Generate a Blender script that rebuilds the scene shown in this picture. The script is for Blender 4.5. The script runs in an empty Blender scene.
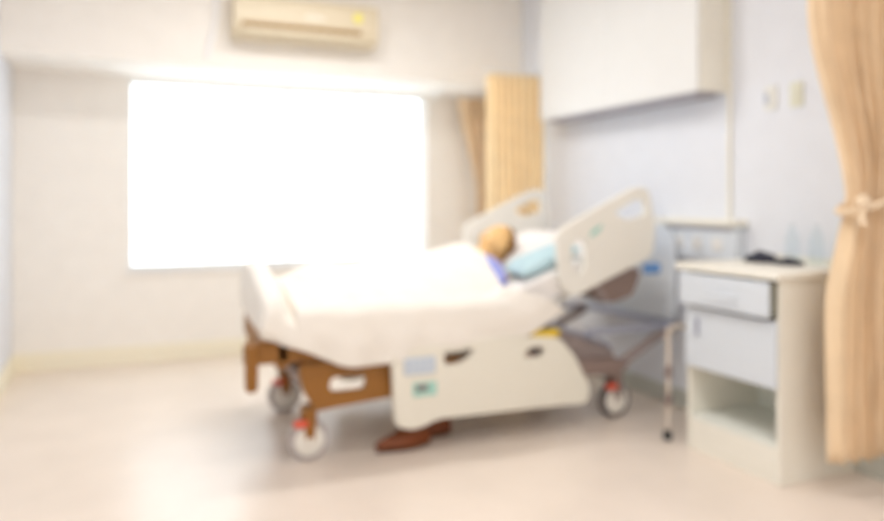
import bpy, bmesh, math, random
from mathutils import Vector, Matrix, noise
random.seed(4)
PI = math.pi
SC = bpy.context.scene
COL = SC.collection

# ------------------------------------------------------------------ camera
cam_d = bpy.data.cameras.new('camera')
cam = bpy.data.objects.new('camera', cam_d); COL.objects.link(cam)
cam.location = (0, 0, 1.20)
cam.rotation_euler = (PI/2, 0, -math.radians(23.5))
cam_d.sensor_width = 36
cam_d.lens = 742/884*36
cam_d.shift_y = -60.5/884
cam_d.clip_start = 0.05
cam_d.dof.use_dof = True
cam_d.dof.focus_distance = 1.15
cam_d.dof.aperture_fstop = 1.35
SC.camera = cam

# ------------------------------------------------------------------ world, lights, exposure
w = bpy.data.worlds.new('sky'); SC.world = w; w.use_nodes = True
bg = w.node_tree.nodes['Background']
bg.inputs[0].default_value = (0.88, 0.94, 1.0, 1)
bg.inputs[1].default_value = 5.0

def area(name, loc, size, sizey, power, color, rot=(0, 0, 0)):
    l = bpy.data.lights.new(name, 'AREA'); l.shape = 'RECTANGLE'; l.size = size; l.size_y = sizey
    l.energy = power; l.color = color
    o = bpy.data.objects.new(name, l); o.location = loc; o.rotation_euler = rot; COL.objects.link(o)
    return o
FILL_LAMPS = [(1.1, 0.2), (1.1, 2.2), (1.1, -1.6), (1.1, 3.9)]  # fill lights added out of view to brighten the room
for (lx, ly), lw in zip(FILL_LAMPS, (40, 17, 36, 37)):
    area('fill_light', (lx, ly, 2.825), 1.1, 0.25, lw, (0.99, 0.98, 0.96))

SC.view_settings.view_transform = 'Standard'
SC.view_settings.look = 'None'
SC.view_settings.gamma = 1
SC.view_settings.use_curve_mapping = False
SC.view_settings.exposure = -0.49
SC.cycles.use_denoising = True
SC.cycles.max_bounces = 12
SC.cycles.diffuse_bounces = 10
SC.cycles.sample_clamp_indirect = 8

# ------------------------------------------------------------------ materials
def mat(name, col, rough=0.6, metal=0.0, noise_amt=0.0, nscale=8.0, bump=0.0, bscale=60.0, spec=None, trans=0):
    m = bpy.data.materials.new(name); m.use_nodes = True
    nt = m.node_tree; b = nt.nodes['Principled BSDF']
    b.inputs['Roughness'].default_value = rough; b.inputs['Metallic'].default_value = metal
    if spec is not None: b.inputs['Specular IOR Level'].default_value = spec
    if trans: b.inputs['Transmission Weight'].default_value = trans
    tc = nt.nodes.new('ShaderNodeTexCoord')
    n = nt.nodes.new('ShaderNodeTexNoise'); n.inputs['Scale'].default_value = nscale
    nt.links.new(tc.outputs['Object'], n.inputs['Vector'])
    r = nt.nodes.new('ShaderNodeValToRGB')
    k = noise_amt
    r.color_ramp.elements[0].position = 0.3; r.color_ramp.elements[1].position = 0.7
    r.color_ramp.elements[0].color = (*[max(0, c*(1-k)) for c in col], 1)
    r.color_ramp.elements[1].color = (*[min(1, c*(1+k)) for c in col], 1)
    nt.links.new(n.outputs['Fac'], r.inputs['Fac'])
    nt.links.new(r.outputs['Color'], b.inputs['Base Color'])
    if bump:
        n2 = nt.nodes.new('ShaderNodeTexNoise'); n2.inputs['Scale'].default_value = bscale
        nt.links.new(tc.outputs['Object'], n2.inputs['Vector'])
        bp = nt.nodes.new('ShaderNodeBump'); bp.inputs['Strength'].default_value = bump
        bp.inputs['Distance'].default_value = 0.01
        nt.links.new(n2.outputs['Fac'], bp.inputs['Height']); nt.links.new(bp.outputs['Normal'], b.inputs['Normal'])
    return m
M = {
 'wall': mat('wall_paint', (0.9, 0.87, 0.825), 0.8, noise_amt=.015, bump=.05),
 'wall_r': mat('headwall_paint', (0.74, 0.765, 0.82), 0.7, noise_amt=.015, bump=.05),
 'ceil': mat('ceiling_paint', (0.87, 0.84, 0.81), 0.9),
 'floor': mat('vinyl_floor', (0.755, 0.66, 0.575), 0.30, noise_amt=.04, nscale=3),
 'base': mat('skirting_paint', (0.9, 0.85, 0.7), 0.5),
 'baseg': mat('grey_green_skirting', (0.50, 0.51, 0.46), 0.5),
 'frame': mat('window_frame_white', (0.86, 0.86, 0.86), 0.4),
 'ac': mat('air_conditioner_plastic', (0.7, 0.61, 0.45), 0.4),
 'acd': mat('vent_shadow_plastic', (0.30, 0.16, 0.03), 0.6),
 'yellow': mat('yellow_sticker', (0.85, 0.78, 0.12), 0.5),
 'pipe': mat('white_pipe', (0.93, 0.94, 0.96), 0.5),
 'curt': mat('orange_curtain', (0.96, 0.79, 0.52), 0.9, noise_amt=.05, bump=.1, bscale=200),
 'curt2': mat('peach_curtain', (0.8, 0.63, 0.43), 0.9, noise_amt=.05, bump=.1, bscale=200),
 'tie': mat('curtain_tie', (0.78, 0.62, 0.44), 0.9),
 'white': mat('white_laminate', (0.74, 0.74, 0.73), 0.4, noise_amt=.01),
 'lam': mat('cool_white_laminate', (0.65, 0.7, 0.76), 0.4),
 'cream': mat('cream_laminate', (0.83, 0.81, 0.73), 0.45, noise_amt=.02),
 'niche': mat('niche_laminate', (0.76, 0.78, 0.73), 0.5),
 'greygap': mat('grey_strip', (0.42, 0.41, 0.46), 0.5),
 'dgap': mat('dark_gap_shade', (0.15, 0.15, 0.11), 0.5),  # near-black for the shade in the drawer gap
 'rail': mat('cream_rail_plastic', (0.77, 0.74, 0.65), 0.4),
 'railh': mat('grey_rail_plastic', (0.8, 0.78, 0.72), 0.45),
 'brown': mat('ochre_bed_frame', (0.285, 0.115, 0.014), 0.45, noise_amt=.06),
 'steel': mat('grey_bed_steel', (0.34, 0.28, 0.27), 0.4, metal=.3),
 'steelb': mat('bluish_steel', (0.40, 0.42, 0.52), 0.35, metal=.4),
 'mech': mat('brown_mechanism', (0.25, 0.18, 0.16), 0.5),
 'tyre': mat('grey_tyre', (0.46, 0.42, 0.41), 0.6),
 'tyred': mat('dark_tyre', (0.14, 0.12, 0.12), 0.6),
 'hub': mat('castor_hub', (0.78, 0.76, 0.70), 0.4),
 'red': mat('red_brake', (0.75, 0.10, 0.05), 0.4),
 'blank': mat('cream_blanket', (0.84, 0.8, 0.74), 0.9, noise_amt=.02, bump=.15, bscale=150),
 'sheet': mat('white_sheet', (0.85, 0.82, 0.8), 0.9, bump=.1),
 'bluemat': mat('blue_vinyl', (0.12, 0.28, 0.60), 0.5),
 'turq': mat('turquoise_cotton', (0.47, 0.64, 0.7), 0.9, noise_amt=.05, bump=.1),
 'skin': mat('skin', (0.8, 0.5, 0.21), 0.55, noise_amt=.05),
 'hair': mat('brown_hair', (0.26, 0.12, 0.035), 0.8, noise_amt=.2, nscale=60),
 'shirt': mat('blue_shirt', (0.34, 0.38, 0.78), 0.9, noise_amt=.05),
 'eye': mat('eye_white', (0.8, 0.78, 0.75), 0.3),
 'black': mat('black_cloth', (0.012, 0.013, 0.03), 0.7, noise_amt=.2, bump=.2),
 'shoe': mat('brown_leather', (0.2, 0.045, 0.004), 0.5, noise_amt=.1),
 'sole': mat('brown_sole', (0.10, 0.04, 0.015), 0.7),
 'pole': mat('beige_rod', (0.66, 0.58, 0.50), 0.4),
 'rubber': mat('black_rubber', (0.02, 0.02, 0.02), 0.6),
 'sock': mat('switch_plate', (0.76, 0.76, 0.72), 0.4),
 'sockg': mat('switch_rocker', (0.45, 0.48, 0.55), 0.4),
 'sock2': mat('green_cream_plate', (0.72, 0.72, 0.6), 0.4),
 'decal': mat('blue_grey_decal', (0.50, 0.58, 0.68), 0.4),
 'teal': mat('teal_decal', (0.35, 0.62, 0.55), 0.4),
 'decd': mat('dark_decal', (0.22, 0.18, 0.18), 0.4),
 'yel2': mat('yellow_lever', (0.75, 0.52, 0.03), 0.4),
 'ladder': mat('blanket_piping', (0.80, 0.74, 0.68), 0.9),
}
def glassmat(name, tint, gloss):
    m = bpy.data.materials.new(name); m.use_nodes = True; nt = m.node_tree; nt.nodes.clear()
    out = nt.nodes.new('ShaderNodeOutputMaterial'); mx = nt.nodes.new('ShaderNodeMixShader')
    t = nt.nodes.new('ShaderNodeBsdfTransparent'); t.inputs[0].default_value = (*tint, 1)
    g = nt.nodes.new('ShaderNodeBsdfGlossy'); g.inputs['Roughness'].default_value = .05
    mx.inputs[0].default_value = gloss
    nt.links.new(t.outputs[0], mx.inputs[1]); nt.links.new(g.outputs[0], mx.inputs[2]); nt.links.new(mx.outputs[0], out.inputs[0])
    return m
M['glass'] = glassmat('window_glass', (.96, .98, .98), .06)
M['bottle'] = glassmat('clear_blue_plastic', (.94, .975, .99), .06)
m = bpy.data.materials.new('fill_diffuser'); m.use_nodes = True  # glowing cover of the added fill lamps
e = m.node_tree.nodes['Principled BSDF']; e.inputs['Emission Color'].default_value = (1, .93, .83, 1); e.inputs['Emission Strength'].default_value = 2
M['lamp'] = m

# ------------------------------------------------------------------ helpers
def link(name, bm, m, parent=None, smooth=False, loc=None):
    me = bpy.data.meshes.new(name); bmesh.ops.recalc_face_normals(bm, faces=bm.faces)
    bm.to_mesh(me); bm.free()
    if smooth:
        for p in me.polygons: p.use_smooth = True
        try: me.set_sharp_from_angle(angle=math.radians(40))
        except Exception: pass
    me.materials.append(M[m] if isinstance(m, str) else m)
    o = bpy.data.objects.new(name, me); COL.objects.link(o)
    if parent is not None: o.parent = parent
    return o
def tag(o, label=None, cat=None, group=None, kind=None):
    if label: o['label'] = label
    if cat: o['category'] = cat
    if group: o['group'] = group
    if kind: o['kind'] = kind
    return o
def empty(name, loc, label, cat, group=None, rz=0):
    o = bpy.data.objects.new(name, None); COL.objects.link(o); o.location = loc; o.rotation_euler = (0, 0, rz)
    o.empty_display_size = .1
    return tag(o, label, cat, group)
class MB:
    """collects shapes; origin = world position subtracted (so parts sit under an empty placed there)"""
    def __init__(s, org=(0, 0, 0)): s.bm = bmesh.new(); s.o = Vector(org)
    def box(s, x0, x1, y0, y1, z0, z1, bev=0.0, seg=2):
        vs = [s.bm.verts.new(Vector((x, y, z)) - s.o) for x in (x0, x1) for y in (y0, y1) for z in (z0, z1)]
        fs = [s.bm.faces.new([vs[i] for i in q]) for q in ((0,1,3,2),(4,6,7,5),(0,4,5,1),(2,3,7,6),(0,2,6,4),(1,5,7,3))]
        if bev:
            es = list({e for f in fs for e in f.edges})
            bmesh.ops.bevel(s.bm, geom=es, offset=bev, segments=seg, affect='EDGES', profile=.5)
        return s
    def tube(s, pts, r, n=12, caps=True):
        pts = [Vector(p) - s.o for p in pts]; rs = r if isinstance(r, (list, tuple)) else [r]*len(pts)
        rings = []; up = None
        for i, p in enumerate(pts):
            d = (pts[min(i+1, len(pts)-1)] - pts[max(i-1, 0)]).normalized()
            if up is None:
                up = Vector((0, 0, 1)) if abs(d.z) < .9 else Vector((1, 0, 0))
            a = d.cross(up).normalized(); b = a.cross(d).normalized(); up = b
            rings.append([s.bm.verts.new(p + rs[i]*(a*math.cos(2*PI*k/n) + b*math.sin(2*PI*k/n))) for k in range(n)])
        for A, B in zip(rings, rings[1:]):
            for k in range(n): s.bm.faces.new([A[k], A[(k+1) % n], B[(k+1) % n], B[k]])
        if caps: s.bm.faces.new(rings[0][::-1]); s.bm.faces.new(rings[-1])
        return s
    def lathe(s, base, prof, axis='Z', n=24):
        base = Vector(base) - s.o; rings = []
        for (r, h) in prof:
            ring = []
            for k in range(n):
                c, t = r*math.cos(2*PI*k/n), r*math.sin(2*PI*k/n)
                v = Vector((c, t, h)) if axis == 'Z' else Vector((c, h, t))
                ring.append(s.bm.verts.new(base + v))
            rings.append(ring)
        for A, B in zip(rings, rings[1:]):
            for k in range(n): s.bm.faces.new([A[k], A[(k+1) % n], B[(k+1) % n], B[k]])
        s.bm.faces.new(rings[0][::-1]); s.bm.faces.new(rings[-1])
        return s
    def ell(s, c, rx, ry, rz, rot=None, u=20, v=14, power=1.0):
        m = Matrix.Translation(Vector(c) - s.o)
        if rot is not None: m = m @ rot.to_4x4()
        m = m @ Matrix.Diagonal((rx, ry, rz, 1))
        bmesh.ops.create_uvsphere(s.bm, u_segments=u, v_segments=v, radius=1, matrix=m)
        return s
    def prism(s, outline, holes, y0, y1, bev=0.0):
        """outline in XZ with holes, thickness along Y"""
        edges = []; 
        for loop in [outline] + holes:
            vs = [s.bm.verts.new(Vector((x, y0, z)) - s.o) for x, z in loop]
            for i in range(len(vs)): edges.append(s.bm.edges.new((vs[i], vs[(i+1) % len(vs)])))
        r = bmesh.ops.triangle_fill(s.bm, use_beauty=True, edges=edges)
        faces = [g for g in r['geom'] if isinstance(g, bmesh.types.BMFace)]
        ex = bmesh.ops.extrude_face_region(s.bm, geom=faces)
        vs = [g for g in ex['geom'] if isinstance(g, bmesh.types.BMVert)]
        bmesh.ops.translate(s.bm, verts=vs, vec=(0, y1-y0, 0))
        return s
    def build(s, name, m, parent=None, smooth=False):
        o = link(name, s.bm, m, parent, smooth)
        if parent is None: o.location = s.o
        return o
def smoothloop(pts, r=0.03, n=4):
    """round the corners of a polygon"""
    out = []; N = len(pts)
    for i in range(N):
        p = Vector(pts[i]); a = Vector(pts[i-1]); b = Vector(pts[(i+1) % N])
        ra = min(r, (a-p).length*.45); rb = min(r, (b-p).length*.45)
        A = p + (a-p).normalized()*ra; B = p + (b-p).normalized()*rb
        for k in range(n+1):
            t = k/n; out.append(tuple((1-t)**2*A + 2*t*(1-t)*p + t*t*B))
    return out
def struct(name, mb, m, parent=None, smooth=False):
    o = mb.build(name, m, parent, smooth)
    if parent is None: o['kind'] = 'structure'
    return o

# ------------------------------------------------------------------ room
XL, XR, YB, YF, H = -0.68, 3.0, 5.9, -2.6, 2.9
struct('floor', MB().box(XL-.1, XR+.1, YF-.1, YB+.2, -.1, 0), 'floor')
struct('ceiling', MB().box(XL-.1, XR+.1, YF-.1, YB+.2, H, H+.1), 'ceil')
struct('wall_left', MB().box(XL-.1, XL, YF-.1, YB+.2, 0, H), 'wall_r')
struct('wall_right', MB().box(XR, XR+.1, YF-.1, YB+.2, 0, H), 'wall_r')
struct('wall_front', MB().box(XL, XR, YF-.1, YF, 0, H), 'wall')
WX0, WX1, WZ0, WZ1 = .06, 2.42, .69, 2.09
b = MB()
b.box(XL, WX0, YB, YB+.2, 0, H); b.box(WX1, XR, YB, YB+.2, 0, H)
b.box(WX0, WX1, YB, YB+.2, 0, WZ0); b.box(WX0, WX1, YB, YB+.2, WZ1, H)
struct('wall_back', b, 'wall')
struct('trim_1', MB().box(XL, XR, 5.27, YB, 2.11, H, .004), 'wall')          # lintel beam over the window bay
struct('baseboard_back', MB().box(XL, XR, YB-.015, YB, 0, .13, .003), 'base')
struct('baseboard_left', MB().box(XL, XL+.015, YF, YB-.015, 0, .13, .003), 'base')
struct('baseboard_right', MB().box(XR-.015, XR, YF, YB-.015, 0, .10, .003), 'baseg')
# window
f = MB(); t = .016
f.box(WX0, WX0+t, YB+.04, YB+.12, WZ0, WZ1, .003); f.box(WX1-t, WX1, YB+.04, YB+.12, WZ0, WZ1, .003)
f.box(WX0+t, WX1-t, YB+.04, YB+.12, WZ0, WZ0+t, .003); f.box(WX0+t, WX1-t, YB+.04, YB+.12, WZ1-t, WZ1, .003)
win = struct('window_1', f, 'frame')
seg = [WX0+t, .655, 1.235, 1.82, WX1-t]
for i in range(4):
    a, c = seg[i], seg[i+1]; y = YB+.065 + (.02 if i in (1, 2) else 0)
    s = MB(); q = .012
    s.box(a, a+q, y, y+.018, WZ0+t, WZ1-t); s.box(c-q, c, y, y+.018, WZ0+t, WZ1-t)
    s.box(a+q, c-q, y, y+.018, WZ0+t, WZ0+t+q); s.box(a+q, c-q, y, y+.018, WZ1-t-q, WZ1-t)
    so = s.build('sash', 'frame', win)
    MB().box(a+q, c-q, y+.006, y+.011, WZ0+t+q, WZ1-t-q).build('window_pane', 'glass', so)
MB().box(WX0-.03, WX1+.03, YB-.03, YB+.04, WZ0-.03, WZ0, .004).build('window_sill', 'frame', win)
# added fixtures for the fill lights, out of view on the ceiling
for i, (lx, ly) in enumerate(FILL_LAMPS):
    words = ['above the camera', 'nearest the bedside cabinet', 'nearest the wall opposite the window', 'nearest the air conditioner'][i]
    r = empty('added_fill_lamp', (lx, ly, H), 'added white ceiling fill lamp, out of view, with warm diffuser, the one ' + words, 'lamp', 'added fill lamps')
    MB(r.location).box(lx-.62, lx+.62, ly-.16, ly+.16, H-.05, H, .01).build('housing', 'white', r)
    MB(r.location).box(lx-.58, lx+.58, ly-.13, ly+.13, H-.065, H-.051, .005).build('diffuser', 'lamp', r)

# ------------------------------------------------------------------ air conditioner on the beam
AX0, AX1, AZ0, AZ1, AYF = .70, 1.70, 2.29, 2.59, 5.05
ac = empty('air_conditioner', ((AX0+AX1)/2, 5.27, AZ0), 'cream wall mounted split air conditioner on the beam above the window', 'air conditioner')
prof = smoothloop([(5.27, AZ0+.01), (5.12, AZ0), (5.06, AZ0+.05), (AYF, AZ0+.13), (5.06, AZ1-.02), (5.11, AZ1), (5.27, AZ1)], .025)
bm = bmesh.new(); L = Vector(ac.location)
rings = [[bm.verts.new(Vector((x, y, z))-L) for y, z in prof] for x in (AX0, AX0+.01, AX1-.01, AX1)]
for A, B in zip(rings, rings[1:]):
    for k in range(len(A)): bm.faces.new([A[k], A[(k+1) % len(A)], B[(k+1) % len(A)], B[k]])
bm.faces.new(rings[0]); bm.faces.new(rings[-1])
link('casing', bm, 'ac', ac, True)
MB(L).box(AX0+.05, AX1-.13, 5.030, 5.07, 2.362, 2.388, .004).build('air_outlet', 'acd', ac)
MB(L).box(AX0+.05, AX1-.12, 5.030, 5.06, 2.322, 2.358, .006).build('louvre', 'ac', ac)
st = MB(L).lathe((1.55, 5.056, 2.485), [(.032, -.008), (.034, 0), (.032, .004)], axis='Y').build('energy_sticker', 'yellow', ac); st['label'] = 'round yellow sticker'
MB(L).box(1.17, 1.31, 5.043, 5.054, 2.445, 2.465, .003).build('badge', 'cream', ac)
p = MB((.585, 5.24, 2.16)).tube([(.61, 5.245, 2.88), (.61, 5.245, 2.45), (.59, 5.245, 2.35), (.55, 5.245, 2.20), (.55, 5.28, 2.17)], .018).build('drain_pipe', 'pipe', smooth=True)
tag(p, 'thin white pipe running down the beam left of the air conditioner', 'pipe')

# ------------------------------------------------------------------ head wall: box cabinet, trunking, switches
wc = empty('wall_cabinet', (3.0, 3.7, 1.77), 'long white box cabinet mounted high on the wall above the bed head', 'cabinet')
L = Vector(wc.location)
MB(L).box(2.815, 3.0, 3.05, 4.65, 1.79, 2.72, .008).build('body', 'white', wc)
MB(L).box(2.795, 2.813, 3.05, 3.849, 1.775, 2.715, .005).build('door', 'white', wc)
MB(L).box(2.795, 2.813, 3.851, 4.65, 1.775, 2.715, .005).build('door', 'white', wc)
q = MB(L).box(2.83, 2.97, 3.10, 4.60, 1.755, 1.788, .004).build('underside_shade', 'greygap', wc); q['label'] = 'grey strip standing for the shaded underside of the box'  # shade beneath the box put into the grey colour
sp = MB(L).box(2.81, 2.999, 3.035, 3.048, 1.775, 2.72, .003).build('side_panel', 'cream', wc); sp['label'] = 'cream side panel'
c = MB((2.985, 3.03, 1.1)).box(2.98, 3.0, 3.015, 3.033, 1.10, 2.88, .004).build('cable_trunking', 'cream'); tag(c, 'slim cream vertical cable duct on the wall beside the box cabinet', 'cable duct')
tp = empty('outlet_panel', (3.0, 3.2, .88), 'pale grey bed head outlet unit low on the wall behind the cabinet', 'outlet unit')
L = Vector(tp.location)
MB(L).box(2.93, 3.0, 2.92, 3.50, .88, 1.06, .006).build('body', 'lam', tp)
MB(L).box(2.90, 3.0, 2.90, 3.52, 1.062, 1.098, .006).build('top_ledge', 'cream', tp)
MB(L).box(2.926, 2.932, 2.95, 3.47, 1.036, 1.05).build('groove', 'greygap', tp)
for yy in (3.05, 3.2, 3.35): MB(L).box(2.922, 2.932, yy-.035, yy+.035, .93, 1.0, .003).build('socket', 'white', tp)
def switch(y, z, m, lab, g):
    r = empty('light_switch', (3.0, y, z), lab, 'light switch'); L = Vector(r.location)
    MB(L).box(2.99, 3.0, y-.037, y+.037, z-.06, z+.06, .003).build('plate', m, r)
    MB(L).box(2.984, 2.992, y-.012+g, y+.012+g, z-.03, z+.03, .002).build('rocker', 'sockg' if m == 'sock' else m, r)
switch(2.755, 1.71, 'sock', 'small wall switch with a grey rocker, the plate nearer the window', .02)
switch(2.60, 1.71, 'sock2', 'small greenish cream wall switch, the plate nearer the tied curtain', 0)

# ------------------------------------------------------------------ curtains
def curtain(name, label, ztop, zbot, xl, xr, y0, amp, folds, m, rail=None, tie=None, thick=.004, seedv=0):
    r = empty(name, (xr(zbot), y0, zbot), label, 'curtain')
    L = Vector(r.location); bm = bmesh.new(); NC, NR = folds*12, 56; grid = []
    for i in range(NR+1):
        z = ztop + (zbot-ztop)*i/NR; row = []
        a, b_ = xl(z), xr(z)
        for j in range(NC+1):
            s = j/NC
            ph = 2*PI*folds*s + .5*noise.noise(Vector((s*3, z*.7, seedv)))*4
            x = a + (b_-a)*s + .012*math.sin(ph*2+1)
            am = amp*(.65 + .5*noise.noise(Vector((s*5, z*.5, seedv+4))))
            if tie: am *= 1 - .45*math.exp(-((z-tie)/.10)**2)
            row.append(bm.verts.new(Vector((x, y0 + am*math.sin(ph), z))-L))
        grid.append(row)
    for i in range(NR):
        for j in range(NC): bm.faces.new([grid[i][j], grid[i][j+1], grid[i+1][j+1], grid[i+1][j]])
    c = link('cloth', bm, m, r, True)
    for p in c.data.polygons: p.use_smooth = True
    md = c.modifiers.new('thickness', 'SOLIDIFY'); md.thickness = thick
    if rail:
        MB(L).tube([(rail[0], y0, ztop+.015), (rail[1], y0, ztop+.015)], .012).build('rail', 'frame', r, True)
        for xx in (rail[0]+.02, rail[1]-.02):
            MB(L).box(xx-.01, xx+.01, y0-.01, rail[2], ztop+.003, ztop+.027).build('bracket', 'frame', r)
    return r, L
# behind the bed, on a rod fixed to the head wall
curtain('window_curtain', 'full orange curtain bunched in the far corner behind the bed head', 2.14, .06,
        lambda z: 2.50, lambda z: 2.97, 4.90, .045, 8, 'curt', rail=(2.48, 2.999, 4.915), seedv=1)
# in the window bay
def lerp(a, b, t): t = max(0, min(1, t)); t = t*t*(3-2*t); return a+(b-a)*t
curtain('window_curtain', 'narrow peach curtain gathered in the window bay behind the orange one', 2.07, .9,
        lambda z: lerp(2.83, 2.66, (z-1.2)/.9), lambda z: 2.95, 5.74, .035, 5, 'curt2', rail=(2.45, 2.99, 5.895), seedv=2)
# right foreground, tied back
def cl(z):
    if z > 1.22: return lerp(2.705, 2.49, (z-1.22)/.75)
    return lerp(2.61, 2.705, (z-.75)/.47)
cr, L = curtain('privacy_curtain', 'tall peach curtain tied back at the right edge beside the cabinet', 2.78, .145,
        cl, lambda z: 2.975, 2.09, .055, 6, 'curt2', rail=(1.0, 2.99, 2.10), tie=1.20, seedv=3)
ring = [(2.665+ .17 + .175*math.cos(a), 2.09 + .075*math.sin(a), 1.20 - .05*math.cos(a)*-1) for a in [2*PI*k/24 for k in range(25)]]
MB(L).tube(ring, .014, 10, False).build('tie_back', 'tie', cr, True)
MB(L).ell((2.70, 2.03, 1.19), .035, .025, .035).tube([(2.70, 2.03, 1.18), (2.685, 2.025, 1.13), (2.69, 2.02, 1.10)], [.010, .014, .016]).build('tie_knot', 'tie', cr, True)

# ------------------------------------------------------------------ bedside cabinet
CX0, CX1, CY0, CY1, CT = 2.53, 2.985, 2.28, 2.83, .90
bc = empty('bedside_cabinet', ((CX0+CX1)/2, (CY0+CY1)/2, 0), 'cream and white bedside cabinet with drawer, door and open niche', 'cabinet')
L = Vector(bc.location); t = .018
b = MB(L)
b.box(CX0, CX1, CY0, CY0+t, 0, CT-.036, .002); b.box(CX0, CX1, CY1-t, CY1, 0, CT-.036, .002)
b.box(CX1-t, CX1, CY0+t, CY1-t, 0.02, CT-.036)
b.build('carcass', 'cream', bc)
b = MB(L); b.box(CX0-.05, CX1+.005, CY0-.03, CY1+.03, CT-.035, CT, .008)
b.box(CX1-.02, CX1+.005, CY0-.0, CY1, CT, CT+.03, .004)
b.build('top', 'cream', bc)
MB(L).box(CX0+.005, CX1-t, CY0+t, CY1-t, .40, .42).build('shelf', 'white', bc)
MB(L).box(CX0+.005, CX1-t, CY0+t, CY1-t, .15, .17).build('niche_floor', 'niche', bc)
MB(L).box(CX1-t-.004, CX1-t, CY0+t, CY1-t, .17, .40).build('niche_back', 'niche', bc)
MB(L).box(CX0+.004, CX0+.02, CY0+t, CY1-t, 0.0, .149, .002).build('plinth', 'cream', bc)
# drawer standing a little open
dr = MB(L).box(CX0-.055, CX0-.037, CY0+.012, CY1-.002, .705, .855, .006).box(CX0-.037, CX0+.36, CY0+.05, CY0+.06, .72, .83).box(CX0-.037, CX0+.36, CY1-.06, CY1-.05, .72, .83).box(CX0-.037, CX0+.36, CY0+.06, CY1-.06, .72, .728).build('drawer', 'lam', bc)
MB(L).tube([(CX0-.055, 2.46, .775), (CX0-.085, 2.475, .775), (CX0-.085, 2.635, .775), (CX0-.055, 2.65, .775)], .006).build('handle', 'lam', dr, True)
g = MB(L).box(CX0-.036, CX0-.002, CY0+.014, CY0+.03, .71, .85, .002).build('drawer_gap_shade', 'dgap', dr); g['label'] = 'dark strip standing for the shaded gap at the open drawer side'  # dark colour stands in for shade in the gap beside the drawer
do = MB(L).box(CX0-.02, CX0-.002, CY0+.006, CY1-.006, .405, .69, .005).build('door', 'lam', bc)
MB(L).box(CX0-.032, CX0-.02, 2.73, 2.745, .56, .64, .003).build('handle', 'steelb', do)

# things on the cabinet top
def lump(name, c, rx, ry, rz, m, label, cat, seedv, rz_rot=0):
    mb = MB((c[0], c[1], CT)); mb.ell((c[0], c[1], CT+rz*.0), rx, ry, rz, u=32, v=20)
    for v in mb.bm.verts:
        if v.co.z < 0: v.co.z = 0 + v.co.z*.02
        n = noise.noise(Vector((v.co.x*22, v.co.y*22, seedv)))
        v.co.z *= 1 + .35*n; v.co.x *= 1+.10*n; v.co.y *= 1-.12*n
        v.co.z += .002
    bmesh.ops.rotate(mb.bm, verts=mb.bm.verts, cent=(0, 0, 0), matrix=Matrix.Rotation(rz_rot, 3, 'Z'))
    o = mb.build(name, m, smooth=True); return tag(o, label, cat)
lump('folded_pouch', (2.83, 2.66), .06, .09, .05, 'black', 'larger rounded black pouch lying on the bedside cabinet top', 'pouch', 3.3)
lump('folded_pouch', (2.83, 2.50), .045, .07, .034, 'black', 'smaller flatter black pouch on the cabinet, nearer the curtain', 'pouch', 7.7, .3)
def bottle(x, y, h, label):
    r = empty('water_bottle', (x, y, CT), label, 'bottle'); L = Vector(r.location)
    MB(L).lathe((x, y, CT+.001), [(.028, 0), (.031, .006), (.031, h*.62), (.026, h*.75), (.012, h*.88), (.012, h*.93)]).build('body', 'bottle', r, True)
    MB(L).lathe((x, y, CT+.001), [(.014, h*.931), (.014, h)]).build('cap', 'lam', r, True)
bottle(2.925, 2.565, .185, 'clear bluish bottle behind the black pouches, left of the two')
bottle(2.925, 2.43, .185, 'clear bluish bottle behind the black pouches, nearer the curtain')

# slim post between bed and cabinet
po = empty('support_stand', (2.52, 2.96, 0), 'slim beige upright post with black foot between bed and cabinet', 'stand')
L = Vector(po.location)
MB(L).tube([(2.52, 2.96, .04), (2.525, 2.96, .30), (2.53, 2.965, .55)], .011).build('post', 'pole', po, True)
MB(L).tube([(2.53, 2.965, .55), (2.60, 2.97, .565), (2.64, 2.97, .55)], .011).build('handle', 'pole', po, True)
MB(L).lathe((2.52, 2.96, 0), [(.020, 0), (.024, .01), (.020, .035), (.014, .05)]).build('foot', 'rubber', po, True)
for zz in (.20, .34): MB(L).tube([(2.523, 2.96, zz-.03), (2.524, 2.96, zz), (2.525, 2.96, zz+.03)], [.014, .017, .014]).build('clamp', 'mech', po, True)

# ------------------------------------------------------------------ hospital bed
NY, FY = 3.34, 4.24          # near and far side of the bed deck
bed = empty('hospital_bed', (1.7, 3.79, 0), 'cream and brown adjustable hospital bed with raised backrest', 'bed')
L = Vector(bed.location)
# deck frame (ochre), side beams and foot crossbar
b = MB(L)
for y in (NY, FY): b.box(.50 if y == NY else .64, 1.95, y-.02, y+.02, .47, .57, .01)
b.box(.64, .70, NY-.02, FY+.02, .45, .57, .012)
b.build('deck_frame', 'brown', bed)
for y in (NY, FY):
    bx = .53 if y == NY else .68
    MB(L).tube([(bx, y-.03, .36), (bx, y-.03, .375), (bx, y-.03, .44), (bx, y-.03, .56)], [.020, .028, .030, .026], 14).build('corner_bumper', 'brown', bed, True)
# lower chassis beams with a long slot
for y in (NY+.0, FY-.02):
    out = smoothloop([(.74, .455), (.76, .34), (.82, .235), (.90, .245), (1.25, .27), (2.0, .27), (2.0, .37), (1.25, .455)], .03)
    slot = smoothloop([(.885, .315), (.885, .385), (1.06, .385), (1.06, .315)], .034)
    MB(L).prism(out, [slot], y-.015, y+.02).build('chassis_beam', 'brown', bed)
    MB(L).prism(smoothloop([(1.98, .275), (2.50, .25), (2.57, .29), (2.50, .34), (1.98, .36)], .02), [], y-.012, y+.017).build('rear_beam', 'mech', bed)
for x0, z0 in ((.80, .30), (1.5, .30), (2.44, .275)):
    MB(L).box(x0, x0+.06, NY+.02, FY-.035, z0, z0+.055, .006).build('cross_member', 'mech', bed)
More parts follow.
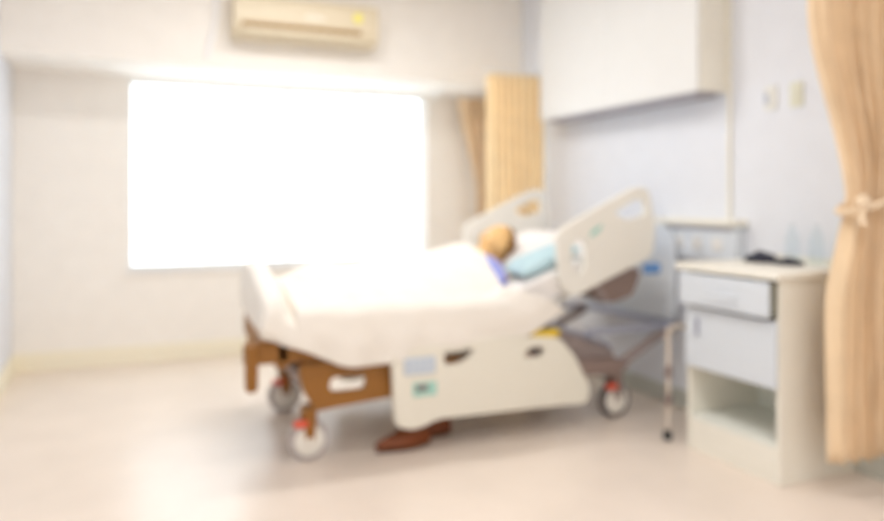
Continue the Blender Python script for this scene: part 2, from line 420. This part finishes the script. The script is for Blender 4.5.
# castors
def castor(x, y, face, tyre, lab):
    b = MB(L); r = .095
    b.box(x-.03, x+.03, y-.05, y+.05, .20, .25, .012)
    for s in (-1, 1): b.prism(smoothloop([(x-.035, .235), (x+.035, .235), (x+.02, .088), (x-.015, .075)], .012), [], y+s*.036-.003, y+s*.036+.003)
    fk = b.build('castor_fork', 'brown' if x < 1.5 else 'mech', bed)
    wv = MB(L).lathe((x, y, r), [(r*.72, -.026), (r*.95, -.024), (r, -.014), (r, .014), (r*.95, .024), (r*.72, .026)], 'Y', 32).build('castor_wheel', tyre, fk, True)
    MB(L).lathe((x, y, r), [(.012, -.040), (.030, -.036), (r*.70, -.030), (r*.74, -.024), (r*.74, .024), (r*.70, .030), (.012, .034)], 'Y', 28).build('hub', 'hub', wv, True)
    lv = MB(L).box(x-.075, x-.01, y-.055, y-.02, .165, .195, .008).build('brake_pedal', 'red', fk); lv['label'] = 'red brake pedal'
    return fk
castor(.80, NY+.05, 0, 'tyre', ''); castor(.86, FY-.02, 0, 'tyre', '')
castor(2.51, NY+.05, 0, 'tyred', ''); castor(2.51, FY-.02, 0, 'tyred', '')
# head end: steel cross bars, struts, headboard
b = MB(L)
b.box(2.30, 2.92, NY-.01, NY+.025, .47, .505, .006); b.box(2.30, 2.92, FY-.025, FY+.01, .47, .505, .006)
b.box(2.885, 2.92, NY, FY, .47, .505, .006)
b.box(1.95, 2.30, FY-.02, FY+.02, .47, .53, .006)
b.build('head_frame', 'steelb', bed)
for y in (NY+.02, FY-.03):
    MB(L).tube([(2.89, y, .475), (2.72, y, .40), (2.52, y, .29)], .027, 10).build('strut', 'steel', bed, True)
# lifting arm / tray under the back section
for ya in (NY+.03, FY-.13):
    MB(L).prism(smoothloop([(1.95, .545), (2.02, .42), (2.22, .245), (2.38, .25), (2.49, .30), (2.50, .375), (2.09, .53)], .02), [], ya, ya+.08).build('lifting_arm', 'steel', bed)
    MB(L).tube([(1.95, ya+.04, .555), (2.09, ya+.04, .545), (2.50, ya+.04, .388)], .014).build('arm_cover_bar', 'steelb', bed, True)
MB(L).box(1.75, 2.25, 3.68, 3.88, .36, .46, .015).build('motor', 'mech', bed)
hb = smoothloop([(NY+.0, .52), (NY+.0, 1.0), (NY+.10, 1.06), (FY-.10, 1.06), (FY, 1.0), (FY, .52)], .05)
bm = bmesh.new(); mb = MB((0, 0, 0)); mb.prism(hb, [smoothloop([(3.6, .93), (3.6, .99), (3.98, .99), (3.98, .93)], .025)], -.0125, .0125)
bmesh.ops.rotate(mb.bm, verts=mb.bm.verts, cent=(0, 0, 0), matrix=Matrix.Rotation(PI/2, 3, 'Z'))
for v in mb.bm.verts: v.co = Vector((v.co.x + 2.90, v.co.y, v.co.z)) - L
mb.build('headboard', 'lam', bed)
# foot board
fb = smoothloop([(NY+.03, .56), (NY+.03, .70), (NY+.24, .81), (NY+.45, .84), (FY-.14, .84), (FY-.04, .78), (FY-.04, .56)], .05)
mb = MB((0, 0, 0)); mb.prism(fb, [], -.0125, .0125)
bmesh.ops.rotate(mb.bm, verts=mb.bm.verts, cent=(0, 0, 0), matrix=Matrix.Rotation(PI/2, 3, 'Z'))
for v in mb.bm.verts: v.co = Vector((v.co.x + .625 + .07*(v.co.y-NY)/.9, v.co.y, v.co.z)) - L
mb.build('footboard', 'rail', bed)
# mattress deck, back section rises from the hinge
HX, HZ, BA = 1.80, .56, math.radians(20)
def back(s, off=0.0):      # point along the raised back section, off = height over the deck
    return (HX + s*math.cos(BA) - off*math.sin(BA), HZ + s*math.sin(BA) + off*math.cos(BA))
b = MB(L); b.box(.71, HX, NY+.025, FY-.025, .545, .565, .004); b.build('deck_panel', 'railh', bed)
p0, p1, p2, p3 = back(0), back(.98), back(.98, -.022), back(0, -.022)
MB(L).prism([p0, p1, p2, p3], [], NY+.025, FY-.025).build('back_panel', 'railh', bed)
# back section bracket and actuator below it
q = [back(.55, -.024), back(.86, -.024), back(.90, -.07), back(.80, -.17), back(.66, -.16), back(.56, -.09)]
MB(L).prism(smoothloop(q, .03), [], NY+.01, NY+.16).build('back_bracket', 'mech', bed)
hs = MB(L).box(2.66, 2.77, NY-.035, NY-.005, .79, .85, .012).build('handset', 'bluemat', bed); hs['label'] = 'blue handset'
MB(L).tube([(2.2, 3.79, .46), (2.45, 3.79, .72)], .028).build('actuator', 'steel', bed, True)
lv = MB(L).box(1.93, 2.10, NY-.05, NY-.015, .49, .53, .008).build('release_lever', 'yel2', bed); lv['label'] = 'yellow release lever'
# side rails
def head_rail(y0, dx=0.0):
    out = smoothloop([(2.10, .74), (2.07, 1.03), (2.20, 1.10), (2.58, 1.275), (2.665, 1.265), (2.71, 1.05), (2.69, .89), (2.30, .74), (2.18, .69)], .05)
    h1 = smoothloop([(2.43, 1.13), (2.58, 1.205), (2.635, 1.20), (2.645, 1.12), (2.52, 1.09)], .025)
    sh_ = lambda q: [(u+dx, v) for u, v in q]
    h2 = smoothloop([(2.165, .84), (2.165, .97), (2.215, 1.0), (2.255, .98), (2.25, .84), (2.20, .80)], .025)
    r = MB(L).prism(sh_(out), [sh_(h1), sh_(h2)], y0, y0+.032).build('head_side_rail', 'railh', bed)
    r.modifiers.new('soft', 'BEVEL').width = .006
    sgn = -.004 if y0 < 3.8 else .033
    d = MB(L).prism(smoothloop([(2.29, 1.04), (2.27, 1.00), (2.33, 1.03), (2.36, 1.075)], .01), [], y0+sgn, y0+sgn+.003).build('arrow_mark', 'teal', r); 
    MB(L).tube([(2.3, y0+.016, .80), (2.38, y0+.016, .66), (2.38, (y0 + (.09 if y0 < 3.8 else -.06)), .66)], .014).build('rail_arm', 'steel', r, True)
    return r
head_rail(NY-.062); head_rail(FY+.03, -.06)
def foot_rail(y0, near):
    out = smoothloop([(1.18, .15), (1.165, .485), (1.30, .50), (1.80, .515), (2.08, .49), (2.18, .38), (2.275, .20), (2.25, .13), (2.10, .14), (1.40, .15), (1.30, .115), (1.23, .12)], .04)
    h1 = smoothloop([(1.435, .405), (1.43, .465), (1.60, .475), (1.56, .425), (1.50, .405)], .018)
    h2 = smoothloop([(1.86, .405), (1.89, .45), (1.97, .455), (2.00, .43), (1.97, .40)], .014)
    r = MB(L).prism(out, [h1, h2], y0, y0+.032).build('foot_side_rail', 'rail', bed)
    r.modifiers.new('soft', 'BEVEL').width = .006
    if near:
        pn = MB(L).box(1.225, 1.385, y0-.004, y0, .375, .455, .003).build('control_panel', 'decal', r); pn['label'] = 'blue grey key panel'
        for i in range(4):
            for j in range(2): MB(L).box(1.238+i*.036, 1.262+i*.036, y0-.007, y0-.004, .385+j*.034, .407+j*.034, .002).build('key', 'lam', pn)
        s = MB(L).box(1.27, 1.39, y0-.004, y0, .27, .335, .003).build('label_plate', 'teal', r)
        MB(L).box(1.285, 1.345, y0-.006, y0-.004, .295, .325).build('dark_mark', 'decd', s)
    for xx in (1.45, 1.95):
        MB(L).tube([(xx, y0+.016, .40), (xx, (NY+.01 if near else FY-.01), .42)], .012).build('rail_arm', 'steel', r, True)
    return r
foot_rail(NY-.075, True); foot_rail(FY+.045, False)

# ------------------------------------------------------------------ mattress (white sheet over blue vinyl)
MT = .12
ma = empty('mattress', (1.7, 3.79, .565), 'thick mattress in white sheet bent up over the raised bed back', 'mattress')
L = Vector(ma.location)
def strip(name, sec, y0, y1, m, parent, r=.03):
    o = MB(L).prism(smoothloop(sec, r), [], y0, y1).build(name, m, parent)
    o.modifiers.new('soft', 'BEVEL').width = .012; o.modifiers['soft'].segments = 3
    return o
e1, e2 = back(.95, .005), back(.95, MT+.005)
h0 = (HX+.01, HZ+.008)
sec = [(.73, .567), h0, e1, e2, (HX-.02, .567+MT), (.73, .567+MT)]
strip('cover', sec, NY+.02, FY-.02, 'bluemat', ma)
s1, s2 = back(.91, .0), back(.91, MT+.012)
strip('fitted_sheet', [(.72, .575), (HX+.01, .575), back(.91, .012), s2, (HX-.022, .577+MT), (.72, .577+MT)], NY+.008, FY-.008, 'sheet', ma)

# ------------------------------------------------------------------ pillows
def pillow(name, s, off, y, lx, ly, lz, m, label, rzr=0, roll=0):
    x, z = back(s, off)
    bm = bmesh.new(); bmesh.ops.create_cube(bm, size=2)
    bmesh.ops.subdivide_edges(bm, edges=bm.edges, cuts=9, use_grid_fill=True)
    for v in bm.verts:
        u, w_, h = v.co
        e = (1-abs(u)**3.5)*(1-abs(w_)**3.5)
        k = 1 - .10*(1-abs(w_))*0 
        pin = 1 - .07*(1-abs(u))*abs(w_) - .0
        v.co = Vector((u*lx*(1-.06*(1-w_*w_)*abs(u)), w_*ly*(1-.06*(1-u*u)*abs(w_)), h*lz*(.12+.88*max(e, 0)**.45) + .006*noise.noise(Vector((u*3, w_*3, h)))))
    o = link(name, bm, m, None, True)
    for p in o.data.polygons: p.use_smooth = True
    o.modifiers.new('sub', 'SUBSURF').render_levels = 1
    o.location = (x, y, z); o.rotation_euler = (roll, -BA, rzr)
    return tag(o, label, 'pillow')
PO = MT+.014
pillow('pillow', .52, PO+.055, 3.93, .24, .26, .052, 'sheet', 'white pillow on the raised mattress under the head of the patient')
pillow('pillow', .41, PO+.050, 3.53, .20, .13, .047, 'turq', 'turquoise pillow at the near edge beside the blue shirt shoulder', 0, 0)

# ------------------------------------------------------------------ patient
def skin_mesh(verts, edges, radii, root=0, sub=2):
    me = bpy.data.meshes.new('tmp'); me.from_pydata([Vector(v) for v in verts], edges, [])
    o = bpy.data.objects.new('tmp', me); COL.objects.link(o)
    o.modifiers.new('sk', 'SKIN').use_smooth_shade = True
    sv = me.skin_vertices[0].data if me.skin_vertices else None
    if sv is None:
        bpy.context.view_layer.objects.active = o; bpy.ops.object.modifier_add(type='SKIN'); o.modifiers.remove(o.modifiers[-1]); sv = me.skin_vertices[0].data
    for i, r in enumerate(radii): sv[i].radius = (r, r) if not isinstance(r, tuple) else r; sv[i].use_root = (i == root)
    m2 = o.modifiers.new('ss', 'SUBSURF'); m2.levels = sub; m2.render_levels = sub
    bpy.context.view_layer.update()
    dg = bpy.context.evaluated_depsgraph_get(); ev = o.evaluated_get(dg)
    out = bpy.data.meshes.new_from_object(ev); bpy.data.objects.remove(o)
    return out
HD = Vector((1.995, 3.80, .945))      # head centre
V = [(1.30, 3.83, .760),                                            # 0 pelvis
     (1.46, 3.82, .765), (1.65, 3.80, .785), (1.80, 3.79, .82), (1.90, 3.80, .89), (1.96, 3.80, .925),   # 1-5 spine, neck
     (1.885, 3.65, .825), (1.905, 3.56, .765), (1.70, 3.47, .745), (1.45, 3.52, .76), (1.38, 3.60, .775),          # 6-10 near arm
     (1.79, 3.97, .83), (1.64, 4.02, .76), (1.45, 4.02, .76), (1.38, 3.95, .78),                             # 11-14 far arm
     (1.22, 3.72, .765), (1.10, 3.70, .785), (.90, 3.70, .755), (.87, 3.70, .785),         # 15-18 near leg
     (1.22, 3.94, .765), (1.10, 3.95, .785), (.90, 3.94, .755), (.87, 3.94, .785)]         # 19-22 far leg
V = [Vector(v) for v in V]
E = [(0,1),(1,2),(2,3),(3,4),(4,5),(3,6),(6,7),(7,8),(8,9),(9,10),(3,11),(11,12),(12,13),(13,14),(0,15),(15,16),(16,17),(17,18),(0,19),(19,20),(20,21),(21,22)]
R = [.10,.095,.105,.095,.05,.048, .058,.050,.040,.028,.022, .055,.045,.030,.022, .08,.055,.035,.025, .08,.055,.035,.025]
body_me = skin_mesh(V, E, R)
bm = bmesh.new(); bm.from_mesh(body_me)
# head frame: face looks towards the foot end, up and slightly away
F = Vector((-.80, .10, .58)).normalized(); U = Vector((.56, -.10, .82)); S = U.cross(F).normalized(); U = F.cross(S).normalized()
Rm = Matrix((F, S, U)).transposed()
def headpt(f, s, u): return HD + F*f + S*s + U*u
hb_ = bmesh.new(); bmesh.ops.create_uvsphere(hb_, u_segments=40, v_segments=28, radius=1)
for v in hb_.verts:
    f, s, u = v.co
    x, y, z = f*.100, s*.078, u*.118
    if u < 0: x = x*(1+.10*u) + (.008 if f > 0 else 0)*-u; y *= 1 + .28*u
    if f > 0: x *= .93
    if f > .4:
        x += .024*math.exp(-((s/.13)**2) - ((u+.16)/.17)**2)             # nose
        x -= .010*math.exp(-((abs(s)-.36)/.16)**2 - ((u-.05)/.12)**2)    # eye sockets
        x += .007*math.exp(-((s/.30)**2) - ((u+.50)/.07)**2)             # lips
        x += .010*math.exp(-((s/.25)**2) - ((u+.80)/.14)**2)             # chin
        x += .005*math.exp(-((s/.5)**2) - ((u-.22)/.09)**2)              # brow
    v.co = HD + Rm @ Vector((x, y, z))
tmp = bpy.data.meshes.new('t'); hb_.to_mesh(tmp); hb_.free(); bm.from_mesh(tmp)
for sgn in (-1, 1):                                                      # ears
    c = headpt(-.008, sgn*.080, -.008)
    bmesh.ops.create_uvsphere(bm, u_segments=14, v_segments=10, radius=1, matrix=Matrix.Translation(c) @ Rm.to_4x4() @ Matrix.Diagonal((.018, .010, .031, 1)))
# hands: palm and five fingers each
def hand(wrist, d, nrm):
    d = Vector(d).normalized(); nrm = Vector(nrm).normalized(); sd = d.cross(nrm).normalized(); w0 = Vector(wrist)
    vs = [w0, w0+d*.05]; es = [(0, 1)]; rs = [(.026, .018), (.036, .015)]
    for k, (o_, ln) in enumerate([(-.028, .062), (-.010, .075), (.010, .070), (.027, .055)]):
        n0 = len(vs); a = w0 + d*.075 + sd*o_
        vs += [a, a + d*ln*.5 - nrm*.006, a + d*ln*.95 - nrm*.022]; es += [(1, n0), (n0, n0+1), (n0+1, n0+2)]; rs += [.010, .0085, .0075]
    n0 = len(vs); a = w0 + d*.03 - sd*.034
    vs += [a, a + d*.03 - sd*.018 - nrm*.008, a + d*.055 - sd*.020 - nrm*.016]; es += [(0, n0), (n0, n0+1), (n0+1, n0+2)]; rs += [.012, .010, .0085]
    return skin_mesh(vs, es, rs, 0, 1)
bm.from_mesh(hand(V[10], (-.7, .7, .1), (0, 0, 1))); bm.from_mesh(hand(V[14], (-.7, -.7, .1), (0, 0, 1)))
PORG = Vector((1.4, 3.8, .69))
for v in bm.verts: v.co -= PORG
person = link('person', bm, 'skin', None, True); person.location = PORG
for p in person.data.polygons: p.use_smooth = True
rm = person.modifiers.new('one_surface', 'REMESH'); rm.mode = 'VOXEL'; rm.voxel_size = .006; rm.use_smooth_shade = True
tag(person, 'person in blue shirt lying back in bed under the cream blanket, looking away', 'person')
# shirt
sv_ = [V[1], V[2], V[3], V[4]+Vector((-.03, 0, -.02)), V[6], V[7], V[8].lerp(V[7], .35), V[11], V[12].lerp(V[11], .1), V[0]]
sh = skin_mesh(sv_, [(0,1),(1,2),(2,3),(2,4),(4,5),(5,6),(2,7),(7,8),(0,9)], [.102,.112,.105,.070,.062,.054,.048,.062,.052,.103], 1)
bm = bmesh.new(); bm.from_mesh(sh)
for v in bm.verts: v.co -= PORG
shirt = link('shirt', bm, 'shirt', person, True)
for p in shirt.data.polygons: p.use_smooth = True
# hair: thin cap over the back of the head
bm = bmesh.new(); bmesh.ops.create_uvsphere(bm, u_segments=40, v_segments=28, radius=1)
kill = [v for v in bm.verts if v.co.x*.9 - v.co.z*.25 > -.30 or v.co.z < -.55]
bmesh.ops.delete(bm, geom=kill, context='VERTS')
for v in bm.verts:
    n = 1 + .01*noise.noise(v.co*9)
    v.co = HD + Rm @ Vector((v.co.x*.106*n, v.co.y*.084*n, v.co.z*.123*n)) - PORG
hair = link('hair', bm, 'hair', person, True); hair.modifiers.new('t', 'SOLIDIFY').thickness = .006
for sgn in (-1, 1):
    MB(PORG).ell(headpt(.078, sgn*.030, .006), .010, .013, .007, Rm, 12, 8).build('eye', 'eye', person, True)

# ------------------------------------------------------------------ blanket: draped grid
bm = bmesh.new()
BO = Vector((1.2, 3.79, .70))
# path over the foot board and along the bed: (x, z of the middle line, z of the hem)
path = [(.565, .60, .60), (.56, .68, .60), (.562, .76, .60), (.575, .835, .595), (.60, .855, .585), (.635, .858, .575), (.665, .82, .56),
        (.71, .78, .545), (.77, .79, .52), (.85, .835, .48), (.95, .86, .44), (1.05, .85, .432), (1.15, .845, .435), (1.27, .868, .45),
        (1.39, .875, .475), (1.50, .885, .49), (1.60, .905, .50), (1.68, .925, .515), (1.75, .94, .525), (1.80, .95, .53)]
import bisect
NI, NJ = 110, 90
def samp(t):
    t = t*(len(path)-1); i = min(int(t), len(path)-2); f = t-i
    P = [path[max(0, min(len(path)-1, i+k))] for k in (-1, 0, 1, 2)]
    return [0.5*((2*P[1][c]) + (-P[0][c]+P[2][c])*f + (2*P[0][c]-5*P[1][c]+4*P[2][c]-P[3][c])*f*f + (-P[0][c]+3*P[1][c]-3*P[2][c]+P[3][c])*f**3) for c in range(3)]
yn, yf = NY-.055, FY+.035
grid = []
for i in range(NI+1):
    t = i/NI; x, zt, zh = samp(t); row = []
    foot = max(0, min(1, (.72-x)/.1))
    edge = (zt if x < .62 else max(.715, zt*foot + .715*(1-foot)))
    if x < .60: edge = zt
    if x > 1.72: edge = .715 + (x-1.72)*.45
    for j in range(NJ+1):
        s = j/NJ*2-1                                   # -1 near hem .. 1 far hem
        a = abs(s)
        if a > .62:                                    # hanging side
            q = (a-.62)/.38
            z = edge + (max(min(zh, edge-.002), .0) - edge)*q
            y = (yn if s < 0 else yf) 
            bulge = .012*math.sin(PI*q) + .010*math.sin(x*26 + q*1.5)*q + .008*noise.noise(Vector((x*7, q*3, s)))
            y += (-bulge if s < 0 else bulge)
            rnd = max(0, 1-q*5); y += (.03 if s < 0 else -.03)*rnd*rnd
            z += -.0 + .0
        else:
            q = a/.62; yc = 3.79; half = (yf-yn)/2 - .03
            y = yc + s/.62*half
            hump = max(0, math.cos(min(1, q*1.15)*PI/2))**.8
            if x < .70: hump = hump*(1-foot) + foot
            z = edge + (zt-edge)*hump
            z += .012*noise.noise(Vector((x*6, y*7, 1.3))) * (1-foot) + .007*math.sin((x*1.2+y)*30 + 3*noise.noise(Vector((x*3, y*3, 0))))*(1-foot)*(1-q*.5)
            z -= .012*max(0, q-.8)/.2*(1-foot)
        # top hem runs diagonally: lower near edge follows further up the bed
        xx = x
        if x > 1.4:
            k = (x-1.4)/.4
            xx = x + k*(.03*(-s if s < 0 else 0) - .015 + (.315*max(0, (a-.62)/.38)**.6 if s < 0 else 0))
            z += max(0, xx-1.90)*.42 if s < 0 else 0
        fs = max(0, min(1, (.85-x)/.2))
        xx += .085*fs*(s+1)/2
        if s < .1 and x < .72 and a <= 1:               # foot end drops towards the near side
            z -= .13*min(1, (.1-s)/.9)*min(1, max(0, (z-zh)/.2))*fs
        row.append(bm.verts.new(Vector((xx, y, z)) - BO))
    grid.append(row)
for i in range(NI):
    for j in range(NJ): bm.faces.new([grid[i][j], grid[i][j+1], grid[i+1][j+1], grid[i+1][j]])
bl = link('blanket', bm, 'blank', None, True); bl.location = BO
for p in bl.data.polygons: p.use_smooth = True
md = bl.modifiers.new('thickness', 'SOLIDIFY'); md.thickness = .010; md.offset = 1
tag(bl, 'cream blanket draped over the patient, footboard and near side of the bed', 'blanket')

# ------------------------------------------------------------------ shoes under the bed
def shoe(x, y, rz, label):
    r = empty('shoe', (x, y, 0), label, 'shoe', None, rz)
    def form(w, zz, hgt, open_):
        bm = bmesh.new(); n = 24; rings = []
        for k in range(n+1):
            t = k/n; xx = -.145 + .29*t
            hw = w*(.62 + .38*math.sin(PI*min(1, (1-t)*1.15)))*max(.05, math.sin(PI*min(1, max(0, .04+t*.92))))**.35
            h = hgt*(.45 + .55*t*t*(3-2*t)) * max(.1, math.sin(PI*min(1, .06+t*.90)))**.35
            rings.append([bm.verts.new((xx, hw*math.cos(a), zz + max(0, h*abs(math.sin(a))**.8 if math.sin(a) > 0 else 0))) for a in [2*PI*q/20 for q in range(20)]])
        for A, B in zip(rings, rings[1:]):
            for q in range(20): bm.faces.new([A[q], A[(q+1) % 20], B[(q+1) % 20], B[q]])
        bm.faces.new(rings[0]); bm.faces.new(rings[-1]); return bm
    link('upper', form(.048, .02, .100, True), 'shoe', r, True)
    so = form(.051, 0.0, .022, False); link('sole', so, 'sole', r, True)
shoe(1.26, 3.37, .12, 'dark brown leather shoe under the bed rail, the one nearer the foot end')
shoe(1.42, 3.50, -.10, 'dark brown leather shoe under the bed rail, behind and right of its twin')
